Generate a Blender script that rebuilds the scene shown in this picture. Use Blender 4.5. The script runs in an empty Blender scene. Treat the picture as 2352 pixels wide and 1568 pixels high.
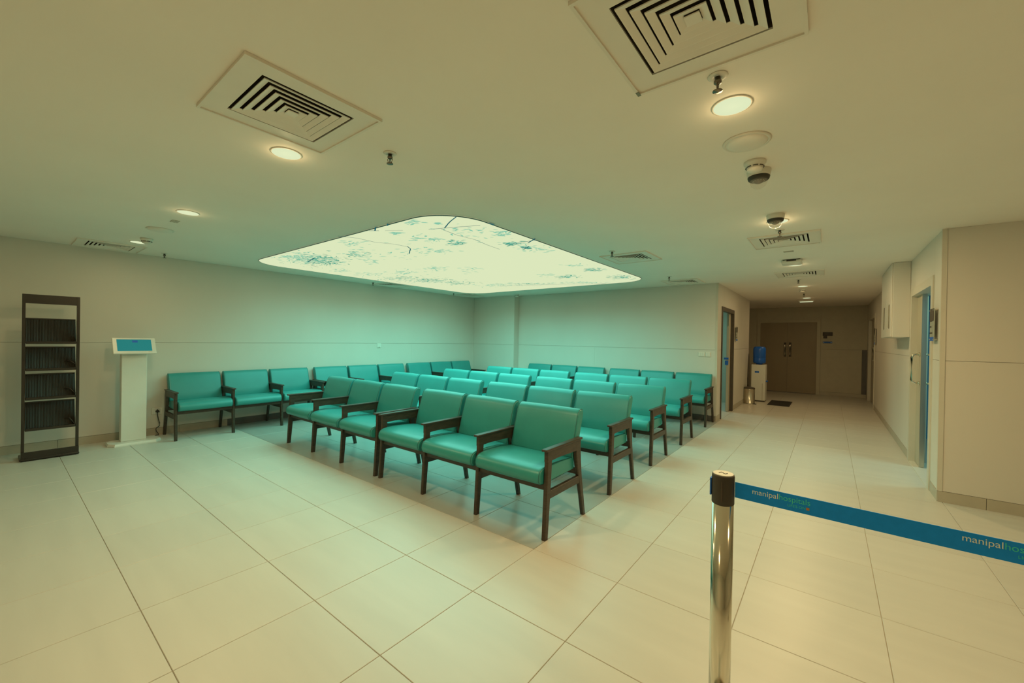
import bpy, bmesh, math, random
from mathutils import Vector, Matrix

random.seed(7)
scene = bpy.context.scene
col = scene.collection

# ------------------------------------------------------------------ camera
PW, PH, FPX = 2352.0, 1568.0, 932.163
CAM = Vector((1.56055, -2.27579, 1.42224))
C_R = Vector((0.787684464, 0.615849249, 0.016819231))
C_U = Vector((-0.016381252, -0.006354439, 0.999845626))
C_F = Vector((-0.615861055, 0.787838386, -0.005083089))
cam_data = bpy.data.cameras.new('camera')
cam_data.sensor_fit = 'HORIZONTAL'
cam_data.sensor_width = 36.0
cam_data.lens = FPX / PW * 36.0
cam_data.clip_start = 0.05
cam = bpy.data.objects.new('camera', cam_data)
col.objects.link(cam)
B = -C_F
cam.matrix_world = Matrix(((C_R.x, C_U.x, B.x, CAM.x), (C_R.y, C_U.y, B.y, CAM.y), (C_R.z, C_U.z, B.z, CAM.z), (0, 0, 0, 1)))
scene.camera = cam


def ray(px, py):
    return C_F + C_R * ((px - PW / 2) / FPX) - C_U * ((py - PH / 2) / FPX)


def on_z(px, py, z):
    d = ray(px, py)
    return CAM + d * ((z - CAM.z) / d.z)


def on_y(px, py, y):
    d = ray(px, py)
    return CAM + d * ((y - CAM.y) / d.y)


def on_x(px, py, x):
    d = ray(px, py)
    return CAM + d * ((x - CAM.x) / d.x)


def to_pixel(p):
    d = Vector(p) - CAM
    z = d.dot(C_F)
    if z < 0.05:
        return None
    return (PW / 2 + FPX * d.dot(C_R) / z, PH / 2 - FPX * d.dot(C_U) / z)


# ------------------------------------------------------------------ view, world, large lights
scene.view_settings.view_transform = 'Standard'
scene.view_settings.look = 'None'
scene.view_settings.gamma = 1.0
scene.view_settings.use_curve_mapping = False
scene.view_settings.exposure = 0.0

world = bpy.data.worlds.new('world')
scene.world = world
world.use_nodes = True
world.node_tree.nodes['Background'].inputs[0].default_value = (0.9, 0.75, 0.5, 1)
world.node_tree.nodes['Background'].inputs[1].default_value = 0.02

WARM = (1.0, 0.72, 0.365)
TEAL = (0.13, 1.0, 0.86)


def area_lamp(name, loc, size, power, color, size_y=None, disk=False, rot=(0, 0, 0), spread=None):
    l = bpy.data.lights.new(name, 'AREA')
    l.energy = power
    l.color = color
    l.size = size
    if disk:
        l.shape = 'DISK'
    elif size_y:
        l.shape = 'RECTANGLE'
        l.size_y = size_y
    if spread:
        l.spread = spread
    o = bpy.data.objects.new(name, l)
    o.location = loc
    o.rotation_euler = rot
    col.objects.link(o)
    return o


# teal lamp added just below the printed ceiling panel, giving most of its light
PANEL_LAMP_W = 152.0
DOWN_W = 19.0
area_lamp('panel_lamp', (-2.98, 2.60, 2.478), 3.85, PANEL_LAMP_W, TEAL, size_y=4.15, spread=math.radians(152))

# ------------------------------------------------------------------ room numbers (metres)
H = 2.5
XL, YB, YE, XE = -5.863, 5.57, 5.754, -0.027
XR, YF = 2.366, 3.084
XSTEP = -4.515
YEND = 12.15
GROOVE = 1.293


# ------------------------------------------------------------------ materials
def srgb(r, g, b):
    f = lambda c: (c / 255 / 12.92) if c / 255 <= 0.04045 else ((c / 255 + 0.055) / 1.055) ** 2.4
    return (f(r), f(g), f(b), 1)


def material(name, color, rough=0.5, metal=0.0, noise=0.0, noise_scale=(8, 8, 8), bump=0.0, bump_scale=200.0,
             spec=0.5, coat=0.0, emit=None, emit_strength=0.0, object_var=0.0, transmission=0.0, alpha=1.0):
    m = bpy.data.materials.new(name)
    m.use_nodes = True
    nt = m.node_tree
    p = nt.nodes['Principled BSDF']
    p.inputs['Base Color'].default_value = color if len(color) == 4 else (*color, 1)
    p.inputs['Roughness'].default_value = rough
    p.inputs['Metallic'].default_value = metal
    p.inputs['Specular IOR Level'].default_value = spec
    p.inputs['Coat Weight'].default_value = coat
    p.inputs['Transmission Weight'].default_value = transmission
    p.inputs['Alpha'].default_value = alpha
    if emit:
        p.inputs['Emission Color'].default_value = emit if len(emit) == 4 else (*emit, 1)
        p.inputs['Emission Strength'].default_value = emit_strength
    tc = nt.nodes.new('ShaderNodeTexCoord')
    geo = nt.nodes.new('ShaderNodeNewGeometry')
    if noise > 0:
        mp = nt.nodes.new('ShaderNodeMapping')
        mp.inputs['Scale'].default_value = noise_scale
        nt.links.new(geo.outputs['Position'], mp.inputs['Vector'])
        nz = nt.nodes.new('ShaderNodeTexNoise')
        nz.inputs['Scale'].default_value = 1.0
        nz.inputs['Detail'].default_value = 5.0
        nt.links.new(mp.outputs[0], nz.inputs['Vector'])
        mr = nt.nodes.new('ShaderNodeMapRange')
        mr.inputs['From Min'].default_value = 0.25
        mr.inputs['From Max'].default_value = 0.75
        mr.inputs['To Min'].default_value = 1 - noise
        mr.inputs['To Max'].default_value = 1 + noise
        nt.links.new(nz.outputs['Fac'], mr.inputs['Value'])
        val = mr.outputs[0]
        if object_var > 0:
            oi = nt.nodes.new('ShaderNodeObjectInfo')
            m2 = nt.nodes.new('ShaderNodeMapRange')
            m2.inputs['To Min'].default_value = 1 - object_var
            m2.inputs['To Max'].default_value = 1 + object_var
            nt.links.new(oi.outputs['Random'], m2.inputs['Value'])
            mm = nt.nodes.new('ShaderNodeMath')
            mm.operation = 'MULTIPLY'
            nt.links.new(val, mm.inputs[0])
            nt.links.new(m2.outputs[0], mm.inputs[1])
            val = mm.outputs[0]
        vm = nt.nodes.new('ShaderNodeVectorMath')
        vm.operation = 'SCALE'
        vm.inputs[0].default_value = p.inputs['Base Color'].default_value[:3]
        nt.links.new(val, vm.inputs['Scale'])
        nt.links.new(vm.outputs[0], p.inputs['Base Color'])
    if bump > 0:
        bn = nt.nodes.new('ShaderNodeTexNoise')
        bn.inputs['Scale'].default_value = bump_scale
        bn.inputs['Detail'].default_value = 2.0
        nt.links.new(geo.outputs['Position'], bn.inputs['Vector'])
        bp = nt.nodes.new('ShaderNodeBump')
        bp.inputs['Strength'].default_value = bump
        bp.inputs['Distance'].default_value = 0.002
        nt.links.new(bn.outputs['Fac'], bp.inputs['Height'])
        nt.links.new(bp.outputs[0], p.inputs['Normal'])
    return m


M = {}
M['wall'] = material('wall_laminate', (0.72, 0.68, 0.60), 0.45, noise=0.03, noise_scale=(1.5, 1.5, 0.7), bump=0.04, bump_scale=400)
M['wall_back'] = material('wall_joint', (0.48, 0.44, 0.36), 0.8, noise=0.05)
M['paint'] = material('ceiling_paint', (0.95, 0.885, 0.785), 0.75, noise=0.025, noise_scale=(1.2, 1.2, 1.2), bump=0.05, bump_scale=120)
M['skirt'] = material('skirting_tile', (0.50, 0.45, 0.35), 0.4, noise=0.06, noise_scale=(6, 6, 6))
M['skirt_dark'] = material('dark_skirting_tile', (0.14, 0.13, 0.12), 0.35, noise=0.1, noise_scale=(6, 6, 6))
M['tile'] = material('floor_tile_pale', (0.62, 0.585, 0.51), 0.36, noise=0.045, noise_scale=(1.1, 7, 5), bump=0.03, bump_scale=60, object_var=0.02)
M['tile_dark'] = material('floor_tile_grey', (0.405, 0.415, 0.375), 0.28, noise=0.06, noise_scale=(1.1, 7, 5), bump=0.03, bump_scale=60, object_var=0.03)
M['grout'] = material('grout', (0.52, 0.46, 0.36), 0.9, noise=0.05)
M['wood'] = material('dark_wood', (0.050, 0.036, 0.022), 0.42, noise=0.35, noise_scale=(14, 14, 60), bump=0.1, bump_scale=150)
M['vinyl'] = material('teal_vinyl', (0.034, 0.30, 0.285), 0.34, noise=0.05, noise_scale=(5, 5, 5), bump=0.12, bump_scale=500)
M['piping'] = material('teal_piping', (0.03, 0.17, 0.17), 0.45)
M['black'] = material('black_metal', (0.028, 0.022, 0.016), 0.35, noise=0.1)
M['rib'] = material('smoked_rib_plastic', (0.035, 0.028, 0.02), 0.38, noise=0.1)
M['white'] = material('white_gloss', (0.80, 0.80, 0.72), 0.3, noise=0.02)
M['white_wall'] = material('white_plastic', (0.82, 0.78, 0.68), 0.45, noise=0.02)
M['screen'] = material('screen', (0.02, 0.10, 0.12), 0.6, spec=0.1, emit=srgb(28, 120, 120), emit_strength=0.8)
M['screen_box'] = material('screen_box', (0.01, 0.05, 0.15), 0.2, emit=srgb(25, 75, 125), emit_strength=0.8)
M['steel'] = material('brushed_steel', (0.62, 0.57, 0.46), 0.28, metal=1.0, noise=0.08, noise_scale=(30, 30, 2))
M['chrome'] = material('polished_steel', (0.72, 0.68, 0.56), 0.12, metal=1.0, noise=0.04, noise_scale=(10, 10, 3))
M['belt'] = material('blue_belt', (0.018, 0.32, 0.97), 0.85, spec=0.15, noise=0.04, noise_scale=(60, 60, 60))
M['print_white'] = material('belt_print_pale', (0.85, 0.95, 0.85), 0.6, noise=0.02)
M['print_teal'] = material('belt_print_teal', (0.06, 0.75, 0.62), 0.6, noise=0.02)
M['print_orange'] = material('belt_print_orange', srgb(180, 125, 70), 0.6, noise=0.02)
M['dark'] = material('dark_void', (0.10, 0.075, 0.045), 0.8, noise=0.05)
M['vent'] = material('vent_metal', (0.88, 0.82, 0.72), 0.5, noise=0.02)
M['frame_dark'] = material('dark_door_frame', (0.075, 0.058, 0.038), 0.5, noise=0.08)
M['frame'] = material('door_frame_paint', (0.66, 0.62, 0.52), 0.45, noise=0.02)
M['leaf'] = material('door_laminate', (0.50, 0.45, 0.34), 0.45, noise=0.05, noise_scale=(3, 3, 1))
M['double_door'] = material('double_door_laminate', (0.34, 0.27, 0.17), 0.45, noise=0.05, noise_scale=(3, 3, 1))
M['wall_dim'] = material('shaded_wall_laminate', (0.55, 0.50, 0.38), 0.5, noise=0.04)  # wall laminate darkened: shade of the unlit corridor end put into the colour
M['lamp'] = material('lamp_diffuser', (0.02, 0.02, 0.02), 0.6, spec=0.0, emit=srgb(219, 230, 187), emit_strength=1.0)
M['panel'] = material('panel_diffuser', (0.02, 0.02, 0.02), 0.6, spec=0.0, emit=srgb(219, 230, 187), emit_strength=1.0)
M['print_leaf_a'] = material('leaf_print_light', (0.02, 0.02, 0.02), 0.6, spec=0.0, emit=srgb(130, 195, 165), emit_strength=1.0)
M['print_leaf_b'] = material('leaf_print_deep', (0.02, 0.02, 0.02), 0.6, spec=0.0, emit=srgb(50, 150, 128), emit_strength=1.0)
M['print_twig'] = material('twig_print', (0.02, 0.02, 0.02), 0.6, spec=0.0, emit=srgb(30, 95, 100), emit_strength=1.0)
M['blue'] = material('blue_bottle', (0.012, 0.12, 0.55), 0.25, noise=0.06, noise_scale=(20, 20, 5))
M['blue_tag'] = material('blue_tag', (0.012, 0.14, 0.6), 0.5, noise=0.02)
M['brown_tag'] = material('brown_tag', (0.06, 0.045, 0.03), 0.5, noise=0.05)
M['sprinkler'] = material('sprinkler_metal', (0.22, 0.19, 0.15), 0.35, metal=1.0, noise=0.05)
M['ink'] = material('ink', (0.05, 0.042, 0.03), 0.6, noise=0.02)
M['clear'] = material('clear_plastic', (0.8, 0.8, 0.7), 0.1, alpha=0.22)
M['clear'].node_tree.nodes['Principled BSDF'].inputs['IOR'].default_value = 1.06
M['sign_clear'] = material('sign_plate', (0.45, 0.47, 0.40), 0.25, noise=0.03)
M['rubber'] = material('rubber_mat', (0.03, 0.025, 0.018), 0.8, noise=0.2, noise_scale=(60, 60, 60))
M['cloth_sticker'] = material('grey_green_tag', (0.22, 0.25, 0.2), 0.6, noise=0.05)
M['blue_lit_room'] = material('blue_lit_room_paint', (0.10, 0.34, 0.55), 0.6, noise=0.03)  # bluish light inside the right room put into its wall colour
M['room_paint'] = material('teal_lit_room_paint', (0.46, 0.54, 0.47), 0.6, noise=0.03)  # teal light inside the left room tinted into its wall colour


# ------------------------------------------------------------------ mesh builder
class MB:
    def __init__(self):
        self.v, self.f, self.smooth = [], [], []

    def face(self, idx, smooth=False):
        self.f.append(tuple(idx))
        self.smooth.append(smooth)

    def box(self, x0, y0, z0, x1, y1, z1):
        n = len(self.v)
        self.v += [(x0, y0, z0), (x1, y0, z0), (x1, y1, z0), (x0, y1, z0), (x0, y0, z1), (x1, y0, z1), (x1, y1, z1), (x0, y1, z1)]
        for q in ((3, 2, 1, 0), (4, 5, 6, 7), (0, 1, 5, 4), (1, 2, 6, 5), (2, 3, 7, 6), (3, 0, 4, 7)):
            self.face([n + i for i in q])
        return self

    def loops(self, rings, cap=True, closed=False, smooth=True):
        """rings: list of equal-length vertex loops, skinned in order."""
        n = len(self.v)
        k = len(rings[0])
        for r in rings:
            self.v += [tuple(p) for p in r]
        cnt = len(rings)
        for i in range(cnt if closed else cnt - 1):
            a, b = n + i * k, n + ((i + 1) % cnt) * k
            for j in range(k):
                self.face((a + j, a + (j + 1) % k, b + (j + 1) % k, b + j), smooth)
        if cap and not closed:
            self.face([n + j for j in reversed(range(k))])
            self.face([n + (cnt - 1) * k + j for j in range(k)])
        return self

    def prism(self, poly, axis, a, b, smooth=False):
        def P(u, w, t):
            return (t, u, w) if axis == 'x' else ((u, t, w) if axis == 'y' else (u, w, t))
        return self.loops([[P(u, w, a) for u, w in poly], [P(u, w, b) for u, w in poly]], smooth=smooth)

    def lathe(self, prof, c=(0, 0, 0), seg=32, cap=True, smooth=True):
        """prof: list of (radius, z)"""
        rings = []
        for r, z in prof:
            rings.append([(c[0] + r * math.cos(2 * math.pi * i / seg), c[1] + r * math.sin(2 * math.pi * i / seg), c[2] + z) for i in range(seg)])
        return self.loops(rings, cap=cap, smooth=smooth)

    def tube(self, pts, r, seg=8, closed=False):
        pts = [Vector(p) for p in pts]
        rings = []
        n = len(pts)
        up = Vector((0, 0, 1))
        for i, p in enumerate(pts):
            if closed:
                t = pts[(i + 1) % n] - pts[i - 1]
            else:
                t = pts[min(i + 1, n - 1)] - pts[max(i - 1, 0)]
            t.normalize()
            u = t.cross(up)
            if u.length < 1e-3:
                u = t.cross(Vector((1, 0, 0)))
            u.normalize()
            w = u.cross(t).normalized()
            rings.append([p + u * (r * math.cos(2 * math.pi * j / seg)) + w * (r * math.sin(2 * math.pi * j / seg)) for j in range(seg)])
        return self.loops(rings, cap=not closed, closed=closed)

    def mesh(self, name, mat):
        me = bpy.data.meshes.new(name)
        me.from_pydata(self.v, [], self.f)
        bm = bmesh.new()
        bm.from_mesh(me)
        bmesh.ops.recalc_face_normals(bm, faces=bm.faces)
        bm.to_mesh(me)
        bm.free()
        for p, s in zip(me.polygons, self.smooth):
            p.use_smooth = s
        me.materials.append(mat)
        return me

    def build(self, name, mat, parent=None, loc=(0, 0, 0), rz=0.0):
        return link(name, self.mesh(name, mat), parent, loc, rz)


def link(name, me, parent=None, loc=(0, 0, 0), rz=0.0):
    o = bpy.data.objects.new(name, me)
    col.objects.link(o)
    o.parent = parent
    o.location = loc
    o.rotation_euler = (0, 0, rz)
    return o


def bx(x0, y0, z0, x1, y1, z1):
    return MB().box(x0, y0, z0, x1, y1, z1)


def bevelled(x0, y0, z0, x1, y1, z1, r, seg=2):
    """bevelled box as a mesh builder"""
    bm = bmesh.new()
    bmesh.ops.create_cube(bm, size=1)
    for v in bm.verts:
        v.co = Vector((x0 + (v.co.x + .5) * (x1 - x0), y0 + (v.co.y + .5) * (y1 - y0), z0 + (v.co.z + .5) * (z1 - z0)))
    bmesh.ops.bevel(bm, geom=list(bm.edges), offset=r, segments=seg, profile=0.5, affect='EDGES')
    mb = MB()
    bm.verts.index_update()
    mb.v = [tuple(v.co) for v in bm.verts]
    for f in bm.faces:
        mb.face([v.index for v in f.verts], False)
    bm.free()
    return mb


def tag(o, label=None, cat=None, group=None, kind=None):
    if label:
        o['label'] = label
    if cat:
        o['category'] = cat
    if group:
        o['group'] = group
    if kind:
        o['kind'] = kind
    return o


def thing(name, label, cat, loc=(0, 0, 0), rz=0.0, group=None):
    o = bpy.data.objects.new(name, None)
    o.empty_display_size = 0.1
    col.objects.link(o)
    o.location = loc
    o.rotation_euler = (0, 0, rz)
    return tag(o, label, cat, group)


def structure(o, label=None):
    o['kind'] = 'structure'
    if label:
        o['label'] = label
    return o


def copy_tree(o, parent=None):
    c = o.copy()
    col.objects.link(c)
    c.parent = parent
    for ch in list(o.children):
        copy_tree(ch, c)
    return c


def cells(rect, holes):
    """rectangle minus rectangular holes -> list of rects"""
    x0, y0, x1, y1 = rect
    xs = sorted({x0, x1, *[h[0] for h in holes], *[h[2] for h in holes]})
    ys = sorted({y0, y1, *[h[1] for h in holes], *[h[3] for h in holes]})
    out = []
    for a, b in zip(xs, xs[1:]):
        for c, d in zip(ys, ys[1:]):
            mx, my = (a + b) / 2, (c + d) / 2
            if not (x0 < mx < x1 and y0 < my < y1):
                continue
            if any(h[0] < mx < h[2] and h[1] < my < h[3] for h in holes):
                continue
            out.append((a, c, b, d))
    return out


# ------------------------------------------------------------------ floor
floor = bx(-6.2, -5.4, -0.06, 6.2, 13.0, -0.005).build('floor', M['grout'])
structure(floor, 'pale square floor tiles with a grey tiled seating area')
T = 0.6
gap = 0.0015
tile_boxes = {}


def tile_visible(i, j):
    for a in (0.02, 0.5, 0.98):
        for b in (0.02, 0.5, 0.98):
            q = to_pixel(((i + a) * T, (j + b) * T, 0))
            if q and -30 < q[0] < PW + 30 and 0 < q[1] < PH + 30:
                return True
    return False


def make_tile_mesh(mat):
    mb = MB()
    c = 0.0016
    mb.loops([[(gap, gap, -0.008), (T - gap, gap, -0.008), (T - gap, T - gap, -0.008), (gap, T - gap, -0.008)],
              [(gap, gap, -c), (T - gap, gap, -c), (T - gap, T - gap, -c), (gap, T - gap, -c)],
              [(gap + c, gap + c, 0), (T - gap - c, gap + c, 0), (T - gap - c, T - gap - c, 0), (gap + c, T - gap - c, 0)]], smooth=False)
    return mb.mesh('floor_tile', mat)


tile_mesh = {False: make_tile_mesh(M['tile']), True: make_tile_mesh(M['tile_dark'])}
rest = MB()
spots = []
for i in range(-10, 10):
    for j in range(-9, 21):
        cx, cy = (i + .5) * T, (j + .5) * T
        if cy > YF + 0.1 and cx > XR + 0.4:
            continue
        if cy > 9.7 and cx < -2.6 or cy > 9.0 and cx < -0.5 and cy < 9.7:
            continue
        if YE + 0.2 < cy < 9.0 and cx < -0.5:
            continue
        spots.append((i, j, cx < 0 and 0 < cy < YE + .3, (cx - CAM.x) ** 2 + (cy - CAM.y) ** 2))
seen = sorted([s for s in spots if tile_visible(s[0], s[1])], key=lambda s: s[3])
far = [s for s in spots if s not in seen] + seen[298:]
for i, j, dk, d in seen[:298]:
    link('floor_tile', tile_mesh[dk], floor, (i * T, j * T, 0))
for i, j, dk, d in far:
    rest.box(i * T + gap, j * T + gap, -0.008, (i + 1) * T - gap, (j + 1) * T - gap, 0)
ro = rest.build('floor_tiles_beyond', M['tile'], floor)
ro['kind'] = 'stuff'


# ------------------------------------------------------------------ walls with panels and skirting
class Wall:
    """axis 'x': plane x = c, runs along y.  axis 'y': plane y = c, runs along x.  n = +1/-1 direction the face looks."""

    def __init__(self, name, axis, c, a, b, n, openings=(), thick=0.10, label=None, mat=None, inset=(0, 0)):
        self.axis, self.c, self.n = axis, c, n
        self.mat = mat or M['wall']
        back = c - n * 0.012
        far_ = c - n * thick
        mb = MB()
        a += inset[0]
        b -= inset[1]
        openings = [(p - .02, q, r + .02, t + .02) for p, q, r, t in openings]
        for (u0, z0, u1, z1) in cells((a, 0, b, H), openings):
            lo, hi = min(back, far_), max(back, far_)
            if axis == 'x':
                mb.box(lo, u0, z0, hi, u1, z1)
            else:
                mb.box(u0, lo, z0, u1, hi, z1)
        self.o = structure(mb.build(name, M['wall_back']), label)

    def piece(self, name, u0, u1, z0, z1, mat=None, proud=0.0):
        c0, c1 = self.c - self.n * 0.013, self.c + self.n * proud
        lo, hi = min(c0, c1), max(c0, c1)
        e, g = 0.0006, 0.0003
        if self.axis == 'x':
            mb = bevelled(lo, u0 + g, z0 + e, hi, u1 - g, z1 - e, 0.0006, 1)
        else:
            mb = bevelled(u0 + g, lo, z0 + e, u1 - g, hi, z1 - e, 0.0006, 1)
        return mb.build(name, mat or self.mat, self.o)

    def run(self, breaks, z0, z1, name='wall_panel', mat=None, proud=0.0):
        for a, b in zip(breaks, breaks[1:]):
            self.piece(name, a, b, z0, z1, mat, proud)


SK = 0.10
wl = Wall('wall_left', 'x', XL, -5.2, YB + .1, +1, label='long left wall of beige laminate panels')
wl.run([-5.2, 3.547, YB], SK, GROOVE)
wl.run([-5.2, YB], GROOVE + .002, H)
bl = structure(bx(XL - .02, -5.2, 0, XL - .013, 5.5, SK).build('baseboard_left', M['wall_back']))
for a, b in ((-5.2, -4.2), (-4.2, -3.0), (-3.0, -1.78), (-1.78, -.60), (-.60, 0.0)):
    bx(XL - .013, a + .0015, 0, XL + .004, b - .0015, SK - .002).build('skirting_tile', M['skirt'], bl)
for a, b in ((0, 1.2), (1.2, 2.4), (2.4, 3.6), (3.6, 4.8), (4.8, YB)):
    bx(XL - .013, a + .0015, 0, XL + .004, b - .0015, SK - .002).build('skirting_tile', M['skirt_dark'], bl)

# projecting pier in the far corner
wp = Wall('wall_pier', 'y', YB, XL - .1, XSTEP, -1, thick=0.3, inset=(0, .02), label='shallow projecting wall section in the far corner')
wp.run([XL, XSTEP], SK, GROOVE)
wp.run([XL, XSTEP], GROOVE + .002, H)
wp.piece('skirting_tile', XL + .01, XSTEP, 0, SK - .002, M['skirt_dark'], 0.004)
wpr = Wall('wall_pier_return', 'x', XSTEP, YB, YE + .1, +1, thick=.05, inset=(.02, 0), label='narrow return face of the corner wall section')
wpr.run([YB, YE], SK, H)
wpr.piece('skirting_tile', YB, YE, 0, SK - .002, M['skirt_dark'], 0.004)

wb = Wall('wall_back', 'y', YE, XSTEP, XE - .012, -1, label='back wall of beige laminate panels behind the last bench row')
wb.run([XSTEP, -2.44, XE - .03], SK, GROOVE)
wb.run([XSTEP, XE - .03], GROOVE + .002, H)
bb = structure(bx(XSTEP, YE + .013, 0, XE - .02, YE + .02, SK).build('baseboard_back', M['wall_back']))
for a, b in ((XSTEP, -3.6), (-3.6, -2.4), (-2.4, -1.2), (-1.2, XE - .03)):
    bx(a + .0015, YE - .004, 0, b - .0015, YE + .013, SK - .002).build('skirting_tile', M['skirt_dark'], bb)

# corridor, left side, with the open sliding door
DL0, DL1, DLZ = 6.16, 7.24, 2.03
wcl = Wall('wall_corridor_left', 'x', XE, YE, 9.4, +1, [(DL0, -1, DL1, DLZ)], thick=.12, inset=(.02, .02), label='left corridor wall with dark framed doorway')
for z0, z1 in ((SK, GROOVE), (GROOVE + .002, H)):
    if z0 < 1:
        wcl.run([YE, DL0 - .08], z0, z1)
        wcl.run([DL1 + .08, 9.4], z0, z1)
    else:
        wcl.run([YE, DL0 - .08], z0, z1)
        wcl.piece('wall_panel', DL0 - .08, DL1 + .08, DLZ + .08, z1)
        wcl.run([DL1 + .08, 9.4], z0, z1)
wcl.piece('skirting_tile', YE, DL0 - .08, 0, SK - .002, M['skirt'], .004)
wcl.piece('skirting_tile', DL1 + .08, 8.3, 0, SK - .002, M['skirt'], .004)
wcl.piece('skirting_tile', 8.3, 9.4, 0, SK - .002, M['skirt'], .004)
# side branch of the corridor beyond
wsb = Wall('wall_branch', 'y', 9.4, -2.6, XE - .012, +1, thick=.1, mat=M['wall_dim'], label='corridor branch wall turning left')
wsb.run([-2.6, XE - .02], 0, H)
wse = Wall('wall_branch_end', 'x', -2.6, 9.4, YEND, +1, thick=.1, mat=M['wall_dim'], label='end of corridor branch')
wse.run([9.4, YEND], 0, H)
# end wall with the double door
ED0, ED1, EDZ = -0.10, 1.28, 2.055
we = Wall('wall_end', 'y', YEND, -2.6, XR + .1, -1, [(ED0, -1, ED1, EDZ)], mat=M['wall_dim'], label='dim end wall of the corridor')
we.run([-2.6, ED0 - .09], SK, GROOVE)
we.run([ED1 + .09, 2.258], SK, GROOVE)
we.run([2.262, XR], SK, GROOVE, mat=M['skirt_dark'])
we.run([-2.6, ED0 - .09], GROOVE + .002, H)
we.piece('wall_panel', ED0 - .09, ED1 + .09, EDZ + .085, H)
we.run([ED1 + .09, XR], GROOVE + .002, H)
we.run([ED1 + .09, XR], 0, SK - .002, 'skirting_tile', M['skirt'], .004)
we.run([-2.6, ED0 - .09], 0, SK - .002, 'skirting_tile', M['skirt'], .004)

# corridor, right side
DR0, DR1, DRZ = 3.52, 4.72, 2.035
DS0, DS1, DSZ = 9.95, 11.62, 2.06
wr = Wall('wall_right', 'x', XR, YF, YEND + .1, -1, [(DR0, -1, DR1, DRZ), (DS0, -1, DS1, DSZ)], thick=.14, inset=(.02, 0), label='right corridor wall with sliding door and high cabinet')
for z0, z1 in ((SK, GROOVE), (GROOVE + .002, H)):
    wr.run([YF + .0, DR0 - .09], z0, z1)
    wr.run([DR1 + .09, 7.2, DS0 - .09], z0, z1)
    wr.run([DS1 + .09, YEND], z0, z1)
wr.piece('wall_panel', DR0 - .09, DR1 + .09, DRZ + .09, H)
wr.piece('wall_panel', DS0 - .09, DS1 + .09, DSZ + .09, H)
wr.run([YF, DR0 - .09], 0, SK - .002, 'skirting_tile', M['skirt'], .004)
wr.run([DR1 + .09, 6.0, 7.2, 8.4, DS0 - .09], 0, SK - .002, 'skirting_tile', M['skirt'], .004)
wf = Wall('wall_front_right', 'y', YF, XR + .012, 6.0, -1, thick=.14, label='beige wall section facing the room on the right')
wf.run([XR + .03, 4.77, 6.0], SK, GROOVE)
wf.run([XR + .03, 4.77, 6.0], GROOVE + .002, H)
bf = structure(bx(XR + .02, YF + .013, 0, 6.0, YF + .02, SK).build('baseboard_right', M['wall_back']))
for a, b in ((XR, 2.665), (2.665, 3.865), (3.865, 5.065), (5.065, 6.0)):
    bx(a + .0015, YF - .004, 0, b - .0015, YF + .013, SK - .002).build('skirting_tile', M['skirt'], bf)
wfr = Wall('wall_far_right', 'x', 6.0, -5.2, YF, -1, label='side wall to the right of the room')
wfr.run([-5.2, -2.4, 0, YF], 0, GROOVE)
wfr.run([-5.2, -2.4, 0, YF], GROOVE + .002, H)
wbh = Wall('wall_behind', 'y', -5.2, XL, 6.0, +1, label='wall behind the viewer')
wbh.run([XL, -3.5, -1.1, 1.3, 3.7, 6.0], 0, GROOVE)
wbh.run([XL, -3.5, -1.1, 1.3, 3.7, 6.0], GROOVE + .002, H)

# corner guards
structure(bx(XR - .004, YF - .006, SK, XR + .03, YF + .03, H).build('trim_1', M['frame']), 'pale corner guard on the right wall edge')
structure(bx(XE - .03, YE - .006, SK, XE + .004, YE + .03, H).build('trim_2', M['frame']), 'pale corner guard at the end of the back wall')

# small rooms behind the two open doorways
rl = MB()
rl.box(-3.0, 5.9, -.03, XE - .1, 8.6, -.004)
structure(rl.build('floor_side_room_left', M['tile']), 'pale floor inside the left doorway')
sl = MB()
sl.box(-3.0, 5.87, 0, -.16, 5.9, 2.45).box(-3.05, 5.9, 0, -3.0, 8.6, 2.45).box(-3.0, 8.5, 0, -.16, 8.55, 2.45).box(-3.0, 5.9, 2.45, -.16, 8.55, 2.49)
structure(sl.build('wall_side_room_left', M['room_paint']), 'pale teal-lit room seen through the left doorway')
area_lamp('side_room_lamp', (-1.5, 7.2, 2.42), 0.8, 16, (0.6, 1.0, 0.85))
structure(bx(XR + .1, 3.25, -.03, 4.6, 6.6, -.004).build('floor_side_room_right', M['tile']), 'pale floor inside the right doorway')
sr = MB()
sr.box(2.52, 3.22, 0, 4.6, 3.25, 2.45).box(4.6, 3.25, 0, 4.65, 6.6, 2.45).box(2.52, 6.6, 0, 4.6, 6.65, 2.45).box(2.52, 3.25, 2.45, 4.6, 6.6, 2.49)
structure(sr.build('wall_side_room_right', M['blue_lit_room']), 'blue-lit room seen through the right doorway')
area_lamp('side_room_lamp', (3.3, 4.2, 2.42), 0.6, 16, (0.5, 1.0, 0.85))


# ------------------------------------------------------------------ ceiling
VENTS = {
    'a': (-0.50, -1.395), 'b': (1.188, -0.855), 'c': (-0.465, 2.77), 'd': (1.178, 2.77), 'e': (1.185, 5.30),
    'f': (-5.49, -1.39), 'g': (-5.50, 2.77), 'h': (-0.50, 5.27), 'i': (-5.50, 4.98)}
VO = 0.205
holes = [(x - VO, y - VO, x + VO, y + VO) for x, y in VENTS.values()]
cm = MB()
for (a, b, c, d) in cells((-6.0, -5.4, 6.2, 12.4), holes):
    n = len(cm.v)
    cm.v += [(a, b, H), (c, b, H), (c, d, H), (a, d, H)]
    cm.face((n + 3, n + 2, n + 1, n))
cme = bpy.data.meshes.new('ceiling')
cme.from_pydata(cm.v, [], cm.f)
cme.materials.append(M['paint'])
structure(link('ceiling', cme), 'smooth pale ceiling with vents and downlights')


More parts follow.
